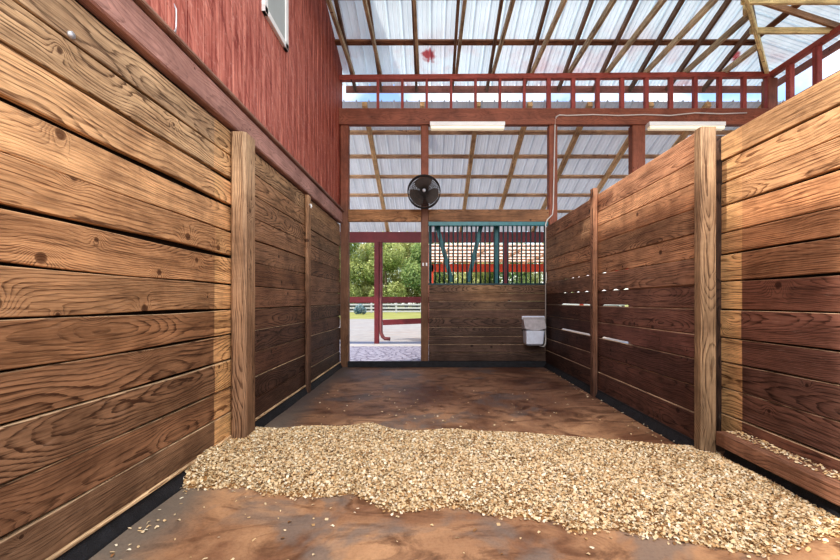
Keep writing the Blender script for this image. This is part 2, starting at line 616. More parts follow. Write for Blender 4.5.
mb = MB()
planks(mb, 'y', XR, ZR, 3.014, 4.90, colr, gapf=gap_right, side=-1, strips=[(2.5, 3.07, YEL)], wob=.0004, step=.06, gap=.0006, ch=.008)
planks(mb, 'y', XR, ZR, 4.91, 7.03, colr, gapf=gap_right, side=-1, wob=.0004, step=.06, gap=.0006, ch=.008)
planks(mb, 'y', XRN, ZRN, -.2, 3.12,
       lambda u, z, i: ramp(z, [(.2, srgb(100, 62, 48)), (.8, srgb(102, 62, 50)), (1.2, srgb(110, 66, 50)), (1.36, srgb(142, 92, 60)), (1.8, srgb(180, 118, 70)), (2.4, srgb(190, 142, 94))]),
       strips=[(2.885, 3.3, YEL)], side=-1, gap=.010, wob=.006)
mb.box((XRN + .05, -.2, .02), (XRN + .075, 3.12, 2.42), srgb(46, 28, 22))  # dark sheet added behind the near planks to stop light
mb.box((XR + .06, 3.09, .0), (XRN + .06, 3.13, 2.44), srgb(60, 38, 28))  # dark filler added to close the light leak beside the post
tag(mb.build('wall_right', 'wood'), kind='structure')

mb = MB()
ZB = [1.445, 1.30, 1.16, 1.01, .86, .70, .54, .40, .25, .10]


def colb(u, z, i):
    c = ramp(z, [(.2, srgb(84, 58, 46)), (1.0, srgb(92, 62, 48)), (1.4, srgb(110, 76, 54))])
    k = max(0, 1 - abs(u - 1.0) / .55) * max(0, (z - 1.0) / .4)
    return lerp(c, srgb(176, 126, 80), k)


planks(mb, 'x', YB, ZB, -.02, 2.06, colb, wob=.0008, gap=.002, ch=.007)
tag(mb.build('wall_back', 'wood'), kind='structure')

# black rubber skirting and the tan edge above it
for nm, xs, s, y0, y1 in (('baseboard_left', XL, 1, -.4, 7.0), ('baseboard_right', XR, -1, 3.0, 7.0), ('baseboard_near_right', XRN - .1, -1, -.2, 2.9)):
    mb = MB()
    n = 30
    vs, fs = [], []
    for i in range(n + 1):
        y = y0 + (y1 - y0) * i / n
        wv = .006 * math.sin(i * 1.7)
        for (dx, z) in ((-.02, .0), (.055 + wv, .0), (.052 + wv, .012), (.015, .07), (.012, .09), (-.02, .09)):
            vs.append((xs + s * dx * .8, y, z))
    for i in range(n):
        for j in range(6):
            j2 = (j + 1) % 6
            f = (i * 6 + j, i * 6 + 6 + j, i * 6 + 6 + j2, i * 6 + j2)
            fs.append(f if s > 0 else f[::-1])
    mb._add(vs, fs)
    tag(mb.build(nm, 'black'), kind='structure')
mb = MB().box((XL, -.4, .086), (XL + .022, 7.0, .104), srgb(190, 150, 108))
tag(mb.build('trim_skirting_left', 'wood'), kind='structure')
mb = MB().box((-1.44, YB - .05, .0), (2.06, YB + .0, .105))
tag(mb.build('baseboard_back', 'black'), kind='structure')

# ------------------------------------------------------------------ red siding above the left planks
mb = MB()
prof = []
y = -.4
while y < 7.25:
    prof += [(y, 0), (y + .1872, 0), (y + .1890, -.010), (y + .2020, -.010)]
    y += .2032
vs, fs = [], []
for (yy, d) in prof:
    for z in (2.70, 3.6, 4.6, 5.6, 6.7):
        vs.append((-1.60 + d, min(yy, 7.30), z))
for i in range(len(prof) - 1):
    for j in range(4):
        fs.append((i * 5 + j, i * 5 + 5 + j, i * 5 + 6 + j, i * 5 + 1 + j))
mb._add(vs, fs)
mb._add([(-1.66, -.4, 2.7), (-1.66, 7.3, 2.7), (-1.66, 7.3, 6.7), (-1.66, -.4, 6.7)], [(3, 2, 1, 0)])
tag(mb.build('wall_upper_left', 'siding'), kind='structure')
mb = MB()
mb.board((-1.575, -.4, 2.625), (0, 1, 0), (0, 0, 1), 7.42, .20, .075, tint=srgb(158, 108, 98), ch=.01, seed=.3)
tag(mb.build('trim_1', 'redwood'), kind='structure')
mb = MB()
mb.board((-1.563, -.4, 2.745), (0, 1, 0), (1, 0, 0), 7.42, .11, .03, tint=srgb(138, 96, 80), ch=.008, seed=.6)
tag(mb.build('trim_2', 'redwood'), kind='structure')

# window high in the siding
w = MB().box((-1.595, 3.86, 3.98), (-1.575, 4.36, 5.2)).build('window_1', 'pane')
tag(w, kind='structure')
w['_b'] = tuple(w.location)
fr = MB()
for lo, hi in (((-1.61, 3.80, 3.92), (-1.565, 3.87, 5.26)), ((-1.61, 4.35, 3.92), (-1.565, 4.43, 5.26)), ((-1.61, 3.80, 3.92), (-1.565, 4.43, 3.985)), ((-1.61, 3.80, 5.19), (-1.565, 4.43, 5.26))):
    fr.box(lo, hi)
fr.build('window_frame', 'white', w)

# small wire hook on the ledge, bolt in the planks
mb = MB()
q = at(173, 26, 2.42)
Yh = 1.60 * 400 / (430 - 174)
hk = [at(174, 3, Yh), at(177.5, 8, Yh), at(178, 16, Yh), at(176.5, 27, Yh), at(173.5, 33, Yh), at(170, 31, Yh)]
hk = [Vector((-1.592, p.y + (p.x + 1.60) * 0.4, p.z)) for p in hk]
hk[0].x = -1.605
mb.tube(hk, .005, 6)
tag(mb.build('wire_hook', 'steel'), 'small bent wire hook on the red siding at upper left', 'hook')
Yb_ = 1.58 * 400 / (430 - 70)
pb = at(70, 35, Yb_)
mb = MB().tube([(XL - .004, pb.y, pb.z), (XL + .012, pb.y, pb.z)], .017, 6)
tag(mb.build('bolt_head', 'steel'), 'grey bolt head in the upper left wall planks', 'bolt')
pb = at(310, 201, 5.1)
mb = MB().tube([(-1.532, 5.06, 2.38), (-1.50, 5.04, 2.375), (-1.49, 5.03, 2.35), (-1.50, 5.03, 2.33)], .011, 8)
tag(mb.build('snap_hook', 'white'), 'small white snap hook on the slim left wall post', 'hook')

# ------------------------------------------------------------------ posts
GRP = {'post': None}


def post(x0, x1, y0, y1, z0, z1, tint, mat, label, name='timber_post', ch=.012, tt=None):
    m = MB()
    wx, wy = x1 - x0, y1 - y0
    v = (1, 0, 0) if wx >= wy else (0, 1, 0)
    st = None
    if tt:
        st = [(z - z0, 0, 0, c) for z, c in tt]
    m.board(((x0 + x1) / 2, (y0 + y1) / 2, z0), (0, 0, 1), v, z1 - z0, max(wx, wy), min(wx, wy), tint=tint, ch=ch, st=st)
    return tag(m.build(name, mat), label, 'post')


GP = srgb(150, 116, 84)
post(-1.572, -1.45, 3.14, 3.335, 0, 2.495, GP, 'wood', 'thick square wooden post standing against the left plank wall', ch=.02,
     tt=[(0, srgb(116, 82, 58)), (.8, srgb(140, 100, 70)), (1.6, srgb(160, 118, 84)), (2.495, srgb(178, 138, 102))])
post(-1.575, -1.53, 5.03, 5.15, 0, 2.50, srgb(150, 104, 70), 'wood', 'slim wooden post halfway along the far left plank wall',
     tt=[(0, srgb(84, 56, 42)), (1.0, srgb(120, 80, 56)), (2.50, srgb(178, 128, 86))])
post(1.985, 2.10, 2.93, 3.01, 0, 2.44, srgb(140, 108, 78), 'wood', 'knotty grey brown post standing at the break in the right plank wall', ch=.006,
     tt=[(0, srgb(128, 98, 70)), (1.2, srgb(142, 108, 76)), (2.44, srgb(160, 122, 88))])
post(1.975, 2.035, 4.84, 4.94, 0, 2.53, srgb(140, 92, 62), 'wood', 'slim wooden post halfway along the far right plank wall',
     tt=[(0, srgb(92, 60, 46)), (1.2, srgb(130, 86, 60)), (2.53, srgb(166, 110, 76))])
Z1 = 4.27
two = [(0, srgb(110, 72, 46)), (1.2, srgb(112, 72, 48)), (2.75, srgb(112, 66, 46)), (3.0, RED), (Z1, RED)]
post(-1.585, -1.44, YB, YB + .14, 0, Z1, RED, 'redwood', 'red and brown post at the left side of the doorway', tt=two)
post(-.16, -.025, YB, YB + .14, 0, Z1, RED, 'redwood', 'red and brown post between doorway and barred grille behind the fan', tt=two)
post(2.10, 2.25, YB, YB + .14, 0, Z1, RED, 'redwood', 'red post behind the far right corner carrying a white conduit')
post(3.57, 3.80, YB, YB + .16, 0, Z1, RED, 'redwood', 'broad red post rising beyond the right plank wall', )
post(5.96, 6.14, YB, YB + .16, 0, 5.10, RED, 'redwood', 'red corner post where the two clerestory railings meet')

# ------------------------------------------------------------------ header, lintel
m = MB().board((-1.62, YB + .02, 4.405), (1, 0, 0), (0, 0, 1), 7.7, .285, .10, tint=srgb(126, 64, 40), seed=.42)
tag(m.build('header_beam', 'redwood'), 'long red header beam across the far end above the posts', 'beam')
m = MB().board((-1.44, YB + .03, 2.67), (1, 0, 0), (0, 0, 1), 1.28, .215, .06, tint=srgb(150, 98, 52), seed=.2)
tag(m.build('lintel_beam', 'wood'), 'brown wooden lintel board over the open doorway', 'beam')
m = MB().board((-.025, YB + .03, 2.67), (1, 0, 0), (0, 0, 1), 2.125, .215, .06, tint=srgb(136, 88, 50), seed=.8)
tag(m.build('lintel_beam', 'wood'), 'brown wooden lintel board over the barred grille', 'beam')

# clerestory railing (back)
rz = 5.10
root = group_root('clerestory_railing', (2.2, YB + .05, 4.545), 'red railing with square balusters on top of the header beam', 'railing')
MB().beam((-1.6, YB + .05, 5.11), (6.1, YB + .05, 5.17), .09, .09, tint=REDB).build('top_rail', 'redwood', root)
px = 378.0
xs = []
while px < 770:
    xs.append((px - VX) / F * (YB + .05))
    px += 24.35
for i, x in enumerate(xs):
    zt = 5.07 + (x + 1.6) / 7.7 * .06
    wd = .045 if i < 7 else .07
    MB().box((x - wd / 2, YB + .01, 4.545), (x + wd / 2, YB + .08, zt), srgb(148, 58, 50)).build('baluster', 'redwood', root)
# right railing, running towards the camera above the far side
root = group_root('clerestory_railing', (6.05, 5.0, 4.4), 'red railing running along the right eave towards the camera', 'railing')
MB().beam((6.05, YB + .05, 5.17), (6.05, 2.6, 5.17), .09, .09, tint=REDB).build('top_rail', 'redwood', root)
MB().beam((6.05, YB + .0, 4.405), (6.05, 2.6, 4.405), .285, .10, tint=REDB).build('bottom_rail', 'redwood', root)
for i in range(9):
    y = 6.72 - i * .47
    MB().box((6.01, y - .045, 4.54), (6.09, y + .045, 5.13), srgb(148, 58, 50)).build('baluster', 'redwood', root)

# ------------------------------------------------------------------ upper roof
K = .33


def zr(d):     # underside height of the sheet, d = distance inwards from the eave line
    return 5.40 + K * d


def corrugated(mb, cols, zf, mk):
    """cols = [(c, a0, a1)], builds a ribbed sheet; rib height added by zf"""
    vs, fs = [], []
    for (c, a0, a1, dz) in cols:
        for k in range(3):
            a = a0 + (a1 - a0) * k / 2
            vs.append(mk(c, a, dz))
    for i in range(len(cols) - 1):
        for k in range(2):
            fs.append((i * 3 + k, i * 3 + k + 1, i * 3 + 4 + k, i * 3 + 3 + k))
    mb._add(vs, fs)


def ribs(c0, c1, f0, f1):
    out = []
    c = c0
    while c < c1:
        for (dc, dz) in ((0, 0), (.073, 0), (.080, .010), (.087, 0), (.146, 0), (.153, .010), (.160, 0), (.196, 0), (.203, .034), (.221, .034), (.2285, 0)):
            cc = c + dc
            if cc < c1:
                out.append((cc, f0(cc), f1(cc), dz))
        c += .23
    return out


YE = 7.2       # eave wall line; overhang .42
mb = MB()
corrugated(mb, ribs(-3.2, 6.5, lambda x: YE + .42, lambda x: max(2.9, x + 1.2)), None,
           lambda c, a, dz: (c, a, zr(YE - a) + dz))
corrugated(mb, ribs(1.0, YE + .42, lambda y: 6.42, lambda y: max(1.9, y - 1.2)), None,
           lambda c, a, dz: (a, c, zr(6.0 - a) + dz))
tag(mb.build('ceiling', 'roof'), kind='structure')

# purlins on the back slope
for i, Y in enumerate((6.75, 6.04, 5.40, 4.72)):
    z = zr(YE - Y) - .022
    x1 = min(6.1, Y - 1.2)
    m = MB().beam((-1.60, Y, z), (x1, Y, z), .09, .04, v=(0, 1, -K), tint=srgb(120, 74, 44))
    tag(m.build('roof_purlin', 'timber'), ORD[i] + ' brown purlin up from the eave under the main white roof', 'purlin', 'purlins of the white roof')
for i, X in enumerate((5.45, 4.8, 4.15)):
    z = zr(6.0 - X) - .022
    m = MB().beam((X, X + 1.2, z), (X, 2.2, z), .09, .04, v=(1, 0, -K), tint=srgb(120, 74, 44))
    tag(m.build('roof_purlin', 'timber'), ORD[i] + ' purlin in from the right eave under the hip roof', 'purlin', 'purlins of the hip roof')

CH = srgb(172, 144, 108)
DKR = srgb(112, 78, 56)
tx = [-1.42, -.93, -.257, .427, 1.08, 1.775, 2.44, 3.11, 3.80, 4.50, 5.19]
for i, x in enumerate(tx):
    ye = max(2.95, x + 1.2)
    root = group_root('roof_truss', (x, 7.15, 5.19), ORD[i] + ' timber roof truss counted from the red siding wall', 'truss', 'roof trusses over the stall')
    zt = lambda Y: zr(YE - Y) - .045 - .045
    MB().beam((x, 7.607, zt(7.607)), (x, ye, zt(ye)), .10, .045, v=(0, K, 1), tint=DKR, var=.2).build('top_chord', 'timber', root)
    MB().beam((x + .045, 7.22, 5.235), (x + .045, ye, 5.235), .10, .045, tint=CH, var=.2).build('bottom_chord', 'timber', root)
    if ye < 4.5:
        MB().beam((x + .02, ye + .5, 5.235), (x + .02, ye + .5, zt(ye + .5)), .09, .038, v=(0, 1, 0), tint=CH, var=.2).build('web', 'timber', root)
# hip girder on the diagonal
root = group_root('hip_truss', (6.0, 7.15, 5.19), 'yellowish diagonal hip truss running into the roof corner', 'truss')
MB().beam((6.10, 7.22, 5.225), (2.68, 3.8, 5.225), .11, .05, tint=srgb(222, 192, 120)).build('bottom_chord', 'timber', root)
MB().beam((6.25, 7.45, zr(-.25) - .10), (2.6, 3.8, zr(3.4) - .10), .13, .045, tint=srgb(110, 74, 54)).build('top_chord', 'timber', root)
MB().beam((4.45, 5.65, 5.2), (4.45, 5.65, zr(1.55) - .12), .09, .045, v=(1, 1, 0), tint=srgb(200, 168, 110)).build('web', 'timber', root)
for i, Y in enumerate((6.03, 5.43, 4.83, 4.23)):
    root = group_root('jack_truss', (6.0, Y, 5.19), ORD[i] + ' short jack truss from the roof corner over the right railing', 'truss', 'jack trusses at the hip')
    MB().beam((6.1, Y, 5.235), (Y - 1.2, Y, 5.235), .09, .04, tint=srgb(206, 172, 108), var=.1).build('bottom_chord', 'timber', root)
    MB().beam((6.416, Y - .04, zr(-.416) - .09), (Y - 1.2, Y - .04, zr(7.2 - Y) - .09), .09, .04, tint=srgb(150, 106, 72), var=.1).build('top_chord', 'timber', root)
# fascia
m = MB().beam((-1.6, YE + .42, zr(-.42) - .07), (6.44, YE + .42, zr(-.42) - .07), .13, .03, tint=srgb(140, 84, 70))
tag(m.build('fascia_board', 'redwood'), 'reddish fascia board at the back eave beyond the railing', 'board')
m = MB().beam((6.43, YE + .4, zr(-.42) - .07), (6.43, 2.2, zr(-.42) - .07), .13, .03, tint=srgb(140, 84, 70))
tag(m.build('fascia_board', 'redwood'), 'reddish fascia board at the right eave beyond the railing', 'board')

# ------------------------------------------------------------------ aisle lean-to roof
K2 = .40
za = lambda Y: 4.78 - K2 * (Y - 7.4)
mb = MB()
corrugated(mb, ribs(-3.4, 7.4, lambda x: 7.32, lambda x: 11.5), None, lambda c, a, dz: (c, a, za(a) + dz))
tag(mb.build('ceiling_aisle', 'roof2'), kind='structure')
for i, Y in enumerate((7.98, 8.61, 9.22, 9.86, 10.50)):
    m = MB().beam((-3.3, Y, za(Y) - .025), (7.3, Y, za(Y) - .025), .09, .04, v=(0, 1, -K2), tint=srgb(186, 140, 100))
    tag(m.build('aisle_purlin', 'timber'), ORD[i] + ' horizontal purlin down from the header under the grey aisle roof', 'purlin', 'purlins of the aisle roof')
for i, X in enumerate((-1.19, -.14, .88, 1.82, 2.91, 4.02, 5.06, 6.1)):
    m = MB().beam((X, 7.26, za(7.26) - .095), (X, 11.45, za(11.45) - .095), .10, .085, v=(0, K2, 1), tint=srgb(196, 150, 96), var=.12)
    tag(m.build('aisle_rafter', 'timber'), ORD[i] + ' sloping rafter from the left under the grey aisle roof', 'rafter', 'rafters of the aisle roof')

PY = 11.2
m = MB().box((-3.4, PY - .05, 2.80), (7.4, PY + .07, 3.09), ch=.006)
tag(m.build('eave_beam', 'maroon'), 'dark maroon beam along the outer edge of the aisle', 'beam')
for x, lab in ((-1.50, 'maroon outer post seen through the open doorway'), (2.10, 'dark maroon outer post seen through the barred grille')):
    m = MB().box((x - .055, PY - .05, -.05), (x + .075, PY + .07, 2.80), ch=.006)
    tag(m.build('outer_post', 'maroon'), lab, 'post')
m = MB()
dx = -1.375
m.tube([(dx, PY, 2.81), (dx, PY, .36), (dx + .01, PY, .26), (dx + .05, PY, .16), (dx + .11, PY, .11), (dx + .26, PY, .10)], .05, 10)
tag(m.build('downspout', plain('rusty_downspout', srgb(120, 66, 66), .5, var=.3)), 'reddish downspout with kicked out elbow beside the outer post', 'downspout')
m = MB().box((-3.3, PY - .02, 1.11), (-1.555, PY + .03, 1.28))
tag(m.build('fence_rail', 'maroon'), 'maroon rail left of the outer post', 'rail', 'maroon fence rails')
m = MB().box((-1.425, PY - .02, 1.11), (2.045, PY + .03, 1.28))
tag(m.build('fence_rail', 'maroon'), 'upper maroon rail right of the outer post', 'rail', 'maroon fence rails')
m = MB().beam((-1.32, PY + .005, .56), (2.045, PY + .005, .70), .15, .05)
tag(m.build('fence_rail', 'maroon'), 'lower slanting maroon rail right of the downspout', 'rail', 'maroon fence rails')

# ------------------------------------------------------------------ grille and stored sliding door
root = group_root('stall_grille', (1.02, YB + .03, 1.445), 'fixed steel bar grille with teal top rail above the far planks', 'grille')
MB().box((-.025, YB + .0, 2.49), (2.08, YB + .06, 2.562)).build('top_rail', 'teal', root)
MB().box((-.025, YB + .0, 1.445), (2.08, YB + .06, 1.475)).build('bottom_rail', 'tealdark', root)
for i in range(26):
    x = .01 + i * .0805
    MB().tube([(x, YB + .03, 1.47), (x, YB + .03, 2.50)], .013, 8).build('bar', 'tealdark', root)
root = group_root('sliding_door', (.6, YB + .24, .02), 'teal framed sliding stall door with V brace parked behind the grille', 'door')
Yd = YB + .24
MB().box((-.02, Yd - .03, .05), (1.27, Yd + .03, 1.43), tint=srgb(92, 62, 48)).build('lower_panel', 'wood', root)
MB().box((-.02, Yd - .03, 2.52), (1.27, Yd + .03, 2.60)).build('top_rail', 'teal', root)
MB().box((-.02, Yd - .03, 1.43), (1.27, Yd + .03, 1.47)).build('middle_rail', 'teal', root)
x0, x1 = (494.5 - VX) / F * Yd, (499 - VX) / F * Yd
MB().box((x0, Yd - .03, 1.47), (x1, Yd + .03, 2.52)).build('stile', 'teal', root)
MB().box((-.02, Yd - .03, 1.47), (.03, Yd + .03, 2.52)).build('stile', 'teal', root)
a, b = at(437, 226, Yd), at(452, 282, Yd)
MB().beam(a, b, .075, .03, v=(1, 0, 0)).build('brace', 'teal', root)
a, b = at(481, 226, Yd), at(468, 282, Yd)
MB().beam(a, b, .075, .03, v=(1, 0, 0)).build('brace', 'teal', root)
# ------------------------------------------------------------------ fan
fc = at(424, 191, 6.78)
root = group_root('wall_fan', fc, 'round black caged fan mounted on the red post', 'fan')
R = .275
g = MB()
ax = Vector((0, 1, 0))
for rr, dy in ((R, 0), (R, .10), (R, .05)):
    g.ring(fc + ax * dy, ax, rr, .008, 40)
for k in range(1, 9):
    rr = R * k / 9
    g.ring(fc + ax * (-.035 * (1 - (rr / R) ** 2)), ax, rr, .0032, 32, 5)
for k in range(56):
    an = 2 * math.pi * k / 56
    d = Vector((math.cos(an), 0, math.sin(an)))
    g.tube([fc + d * .045 + ax * -.035, fc + d * R * .6 + ax * -.022, fc + d * R, fc + d * R + ax * .10], .0028, 5)
    g.tube([fc + d * R + ax * .10, fc + d * .10 + ax * .115], .0028, 5)
for k in range(2, 10):
    g.ring(fc + ax * .105, ax, R * k / 10, .004, 32, 5)
guard = g.build('guard', 'fan', root)
guard['_b'] = root['_b']
for k in range(3):
    bl = MB()
    a0 = math.radians(-25 + k * 120)
    vs, fs = [], []
    nr, na = 5, 7
    for i in range(nr):
        r = .05 + (R * .9 - .05) * i / (nr - 1)
        wdt = 1.35 + .35 * math.sin(i / (nr - 1) * math.pi)
        for j in range(na):
            an = a0 + (j / (na - 1) - .5) * wdt
            vs.append(fc + Vector((math.cos(an) * r, .05 + (j / (na - 1) - .5) * .06, math.sin(an) * r)))
    for i in range(nr - 1):
        for j in range(na - 1):
            fs.append((i * na + j, i * na + j + 1, i * na + na + j + 1, i * na + na + j))
    bl._add(vs, fs, smooth=True)
    bl.build('blade', 'blade', root)
MB().tube([fc + ax * .02, fc + ax * .20], .075, 20).build('motor', 'fan', root)
MB().tube([fc + ax * -.045, fc + ax * -.025], .03, 20).build('hub_badge', 'steel', guard)
MB().tube([fc + ax * .20, Vector((fc.x, YB, fc.z))], .03, 10).build('mount_arm', 'fan', root)

# ------------------------------------------------------------------ automatic waterer
wx0, wx1, wy = 1.63, 1.975, 6.80
root = group_root('automatic_waterer', ((wx0 + wx1) / 2, 7.0, .40), 'white automatic waterer with grey hood on the far plank wall', 'waterer')
b = MB()


def loft(mb, secs, smooth=False):
    n = len(secs[0])
    vs = [p for s in secs for p in s]
    fs = []
    for i in range(len(secs) - 1):
        for j in range(n):
            fs.append((i * n + j, i * n + (j + 1) % n, i * n + n + (j + 1) % n, i * n + n + j))
    fs.append(tuple(range(n - 1, -1, -1)))
    fs.append(tuple((len(secs) - 1) * n + j for j in range(n)))
    mb._add(vs, fs, smooth=smooth)


def rrect(x0, x1, y0, y1, z, r=.03):
    out = []
    for (cx, cy, a) in ((x0 + r, y0 + r, 180), (x1 - r, y0 + r, 270), (x1 - r, y1 - .005, 0), (x0 + r, y1 - .005, 90)):
        rr = r if cy < y1 - .01 else .005
        cx2 = cx
        for k in range(4):
            an = math.radians(a + k * 30)
            out.append((cx2 + r * math.cos(an), cy + rr * math.sin(an), z))
    return out


loft(b, [rrect(wx0 + .03, wx1 - .05, wy + .06, 7.05, .40), rrect(wx0 + .015, wx1 - .035, wy + .02, 7.05, .43), rrect(wx0 + .005, wx1 - .02, wy, 7.05, .64),
         rrect(wx0 + .005, wx1 - .02, wy, 7.05, .655), rrect(wx0 + .025, wx1 - .04, wy + .02, 7.03, .655), rrect(wx0 + .04, wx1 - .06, wy + .05, 7.02, .57)])
b.build('bowl', 'plastic', root)
h = MB()
secs = []
for k in range(9):
    f = k / 8
    x = wx0 - .01 + (wx1 - wx0 + .02) * f
    dip = .685 - .035 * math.sin(math.pi * f)
    secs.append([(x, 7.05, .66), (x, wy + .03, dip), (x, wy + .02, dip + .015), (x, wy + .13, .845), (x, 7.0, .885), (x, 7.05, .885)])
loft(h, secs)
h.build('hood', 'pgrey', root)
MB().box((wx0 - .02, 6.99, .84), (wx1 + .03, 7.05, .90)).build('back_plate', 'plastic', root)
MB().tube([(wx1 - .09, 6.98, .43), (wx1 - .06, 6.96, .375), (wx1 - .0, 6.95, .37), (wx1 + .03, 6.96, .42), (wx1 + .04, 6.97, .50), (wx1 + .035, 6.98, .68)], .014, 8).build('drain_tube', 'pipe', root)

# pipe and conduit
m = MB()
px_ = 2.0
m.tube([(px_ + .02, 6.99, .66), (px_ + .02, 6.99, 2.50), (px_ + .05, 7.0, 2.58), (2.15, 7.03, 2.68), (2.165, 7.03, 2.80), (2.20, 7.03, 4.36)], .011, 8)
tag(m.build('water_pipe', 'pipe'), 'thin white pipe rising from the waterer up the red post', 'pipe')
m = MB()
pts = [(2.21, 7.03, 4.36), (2.212, 7.012, 4.39)]
pts += [(2.225 + .04, 7.008, 4.42)] + [(2.4 + k * .45, 7.008, 4.415 + (.012 if k % 2 else -.004) + (.03 if k > 4 else 0)) for k in range(8)]
m.tube(pts, .011, 8)
tag(m.build('wire_conduit', 'pipe'), 'white conduit running along the red header beam to the right', 'conduit')
# socket plates
m = MB().box((-.135, YB - .012, 1.78), (-.108, YB + .0, 1.835))
tag(m.build('latch_plate', 'white'), 'small white plate on the left of the post between doorway and grille', 'plate', 'white plates on the post')
m = MB().box((-.075, YB - .012, 1.78), (-.048, YB + .0, 1.835))
tag(m.build('latch_plate', 'white'), 'small white plate on the right of the post between doorway and grille', 'plate', 'white plates on the post')

# light fittings
for (xa, xb, z, lab) in ((.0, 1.30, 4.20, 'long cream tube light under the header above the grille'), (3.80, 5.12, 4.20, 'long cream tube light under the header right of the broad post')):
    root = group_root('tube_light', ((xa + xb) / 2, 6.97, z - .06), lab, 'light')
    MB().box((xa, 6.92, z + .0), (xb, 7.07, z + .07)).build('housing', 'white', root)
    MB().box((xa + .015, 6.925, z - .055), (xb - .015, 7.02, z + .005), ch=.015).build('diffuser', 'tube', root)

# ------------------------------------------------------------------ kick board at right
m = MB().board((2.165, -.2, .165), (0, 1, 0), (1, 0, 0), 3.11, .17, .10, tint=srgb(134, 88, 64), ch=.006, seed=.7)
tag(m.build('kick_board', 'wood'), 'thick brown kick board low along the near right wall', 'board')

# ------------------------------------------------------------------ floors
m = MB()
vs = [(-1.7, -1.2, 0), (7.0, -1.2, 0), (7.0, 7.1, 0), (-1.7, 7.1, 0)]
m._add(vs, [(0, 1, 2, 3)])
tag(m.build('floor', 'floor'), kind='structure')
m = MB().box((-3.5, 7.1, -.15), (7.5, 10.3, -.004))
tag(m.build('floor_aisle', 'paver'), kind='structure')
m = MB().box((-8, 10.40, -.2), (12, 10.95, -.01))
tag(m.build('floor_kerb', 'concrete'), kind='structure')
m = MB().box((-8, 10.95, -.2), (12, 11.75, -.03))  # plain dark blue strip beyond the kerb
tag(m.build('floor_drain', 'drain'), kind='structure')
m = MB()
m._add([(-80, -30, -.06), (80, -30, -.06), (80, 140, -.06), (-80, 140, -.06)], [(0, 1, 2, 3)])
tag(m.build('ground', 'ground'), kind='structure')

# ------------------------------------------------------------------ outside
# open shed beyond the grille
SX0 = .02
root = group_root('open_shed', (6., 15, -.05), 'open shed with peach sheet roof seen through the grille bars', 'shed')
mb = MB()
corrugated(mb, ribs(SX0 - .1, 13., lambda x: 12.4, lambda x: 17.3), None, lambda c, a, dz: (c, a, 2.93 - .02 * (a - 12.4) + dz))
mb.build('roof', 'roof3', root)
for k in range(6):
    y = 12.6 + k * .85
    MB().box((SX0 - .1, y, 2.87 - .02 * (y - 12.4)), (13, y + .04, 2.92 - .02 * (y - 12.4)), srgb(176, 120, 88)).build('purlin', 'timber', root)
for k in range(11):
    x = SX0 + .5 + k * 1.15
    MB().box((x, 12.4, 2.72), (x + .05, 17.2, 2.80), srgb(200, 146, 108)).build('rafter', 'timber', root)
MB().box((SX0 - .1, 17.0, 2.40), (13, 17.12, 2.74)).build('beam', 'orange', root)
MB().box((SX0 - .1, 12.4, -.06), (SX0 + .02, 12.52, 2.9)).build('post', 'peach', root)
for x in (SX0, 6.4, 12.8):
    MB().box((x, 17.0, -.06), (x + .13, 17.13, 2.7)).build('post', 'orange', root)

# white paddock fence
root = group_root('paddock_fence', (0, 41, -.06), 'long white rail fence across the far field', 'fence')
for k in range(15):
    x = -16.2 + k * 2.55
    MB().box((x - .09, 40.9, -.06), (x + .09, 41.1, .98)).build('fence_post', 'fencew', root)
for z in (.02, .36, .72):
    MB().box((-18, 40.85, z), (20, 40.9, z + .16)).build('fence_board', 'fencew', root)
for z in (.20, .56):
    MB().box((-18, 41.1, z), (20, 41.15, z + .15)).build('shadow_board', 'fenced', root)  # dark strips added for the shade between the white boards


def leaves(n, blobs, size, seed):
    r = np.random.default_rng(seed)
    P = []
    per = np.array([b[3] ** 2 for b in blobs])
    per = per / per.sum()
    idx = r.choice(len(blobs), n, p=per)
    B = np.array(blobs)[idx]
    d = r.normal(size=(n, 3))
    d /= np.linalg.norm(d, axis=1)[:, None]
    rad = r.uniform(.55, 1.05, n) ** .6
    C = B[:, :3] + d * (B[:, 3] * rad)[:, None] * np.array([1, 1, 1.05])
    C[:, 2] = np.maximum(C[:, 2], .0)
    a = r.normal(size=(n, 3)) + d * .8
    a /= np.linalg.norm(a, axis=1)[:, None]
    b = np.cross(a, r.normal(size=(n, 3)))
    b /= np.linalg.norm(b, axis=1)[:, None]
    c = np.cross(a, b)
    s = (size * r.uniform(.6, 1.4, n))[:, None]
    V = np.stack([C - b * s, C + c * s * .5, C + b * s, C - c * s * .5], 1).reshape(-1, 3)
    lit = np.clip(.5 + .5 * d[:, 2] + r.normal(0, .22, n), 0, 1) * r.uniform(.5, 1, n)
    return V, np.repeat(lit, 4)


def mesh_np(name, V, quads, mat, base, tints=None, tint_f=None, parent=None):
    me = bpy.data.meshes.new(name)
    nV, nF = len(V), len(quads)
    me.vertices.add(nV)
    me.vertices.foreach_set('co', (V - np.array(base)).astype(np.float32).ravel())
    me.loops.add(nF * 4)
    me.loops.foreach_set('vertex_index', quads.astype(np.int32).ravel())
    me.polygons.add(nF)
    me.polygons.foreach_set('loop_start', np.arange(0, nF * 4, 4, dtype=np.int32))
    me.update(calc_edges=True)
    if tints is not None:
        a = me.attributes.new('tint', 'FLOAT_COLOR', 'POINT')
        a.data.foreach_set('color', np.c_[tints, np.ones(len(tints))].astype(np.float32).ravel())
    if tint_f is not None:
        a = me.attributes.new('tint', 'FLOAT', 'POINT')
        a.data.foreach_set('value', tint_f.astype(np.float32))
    me.materials.append(mat)
    me.validate()
    o = bpy.data.objects.new(name, me)
    COL.objects.link(o)
    if parent:
        o.parent = parent
    else:
        o.location = base
    return o


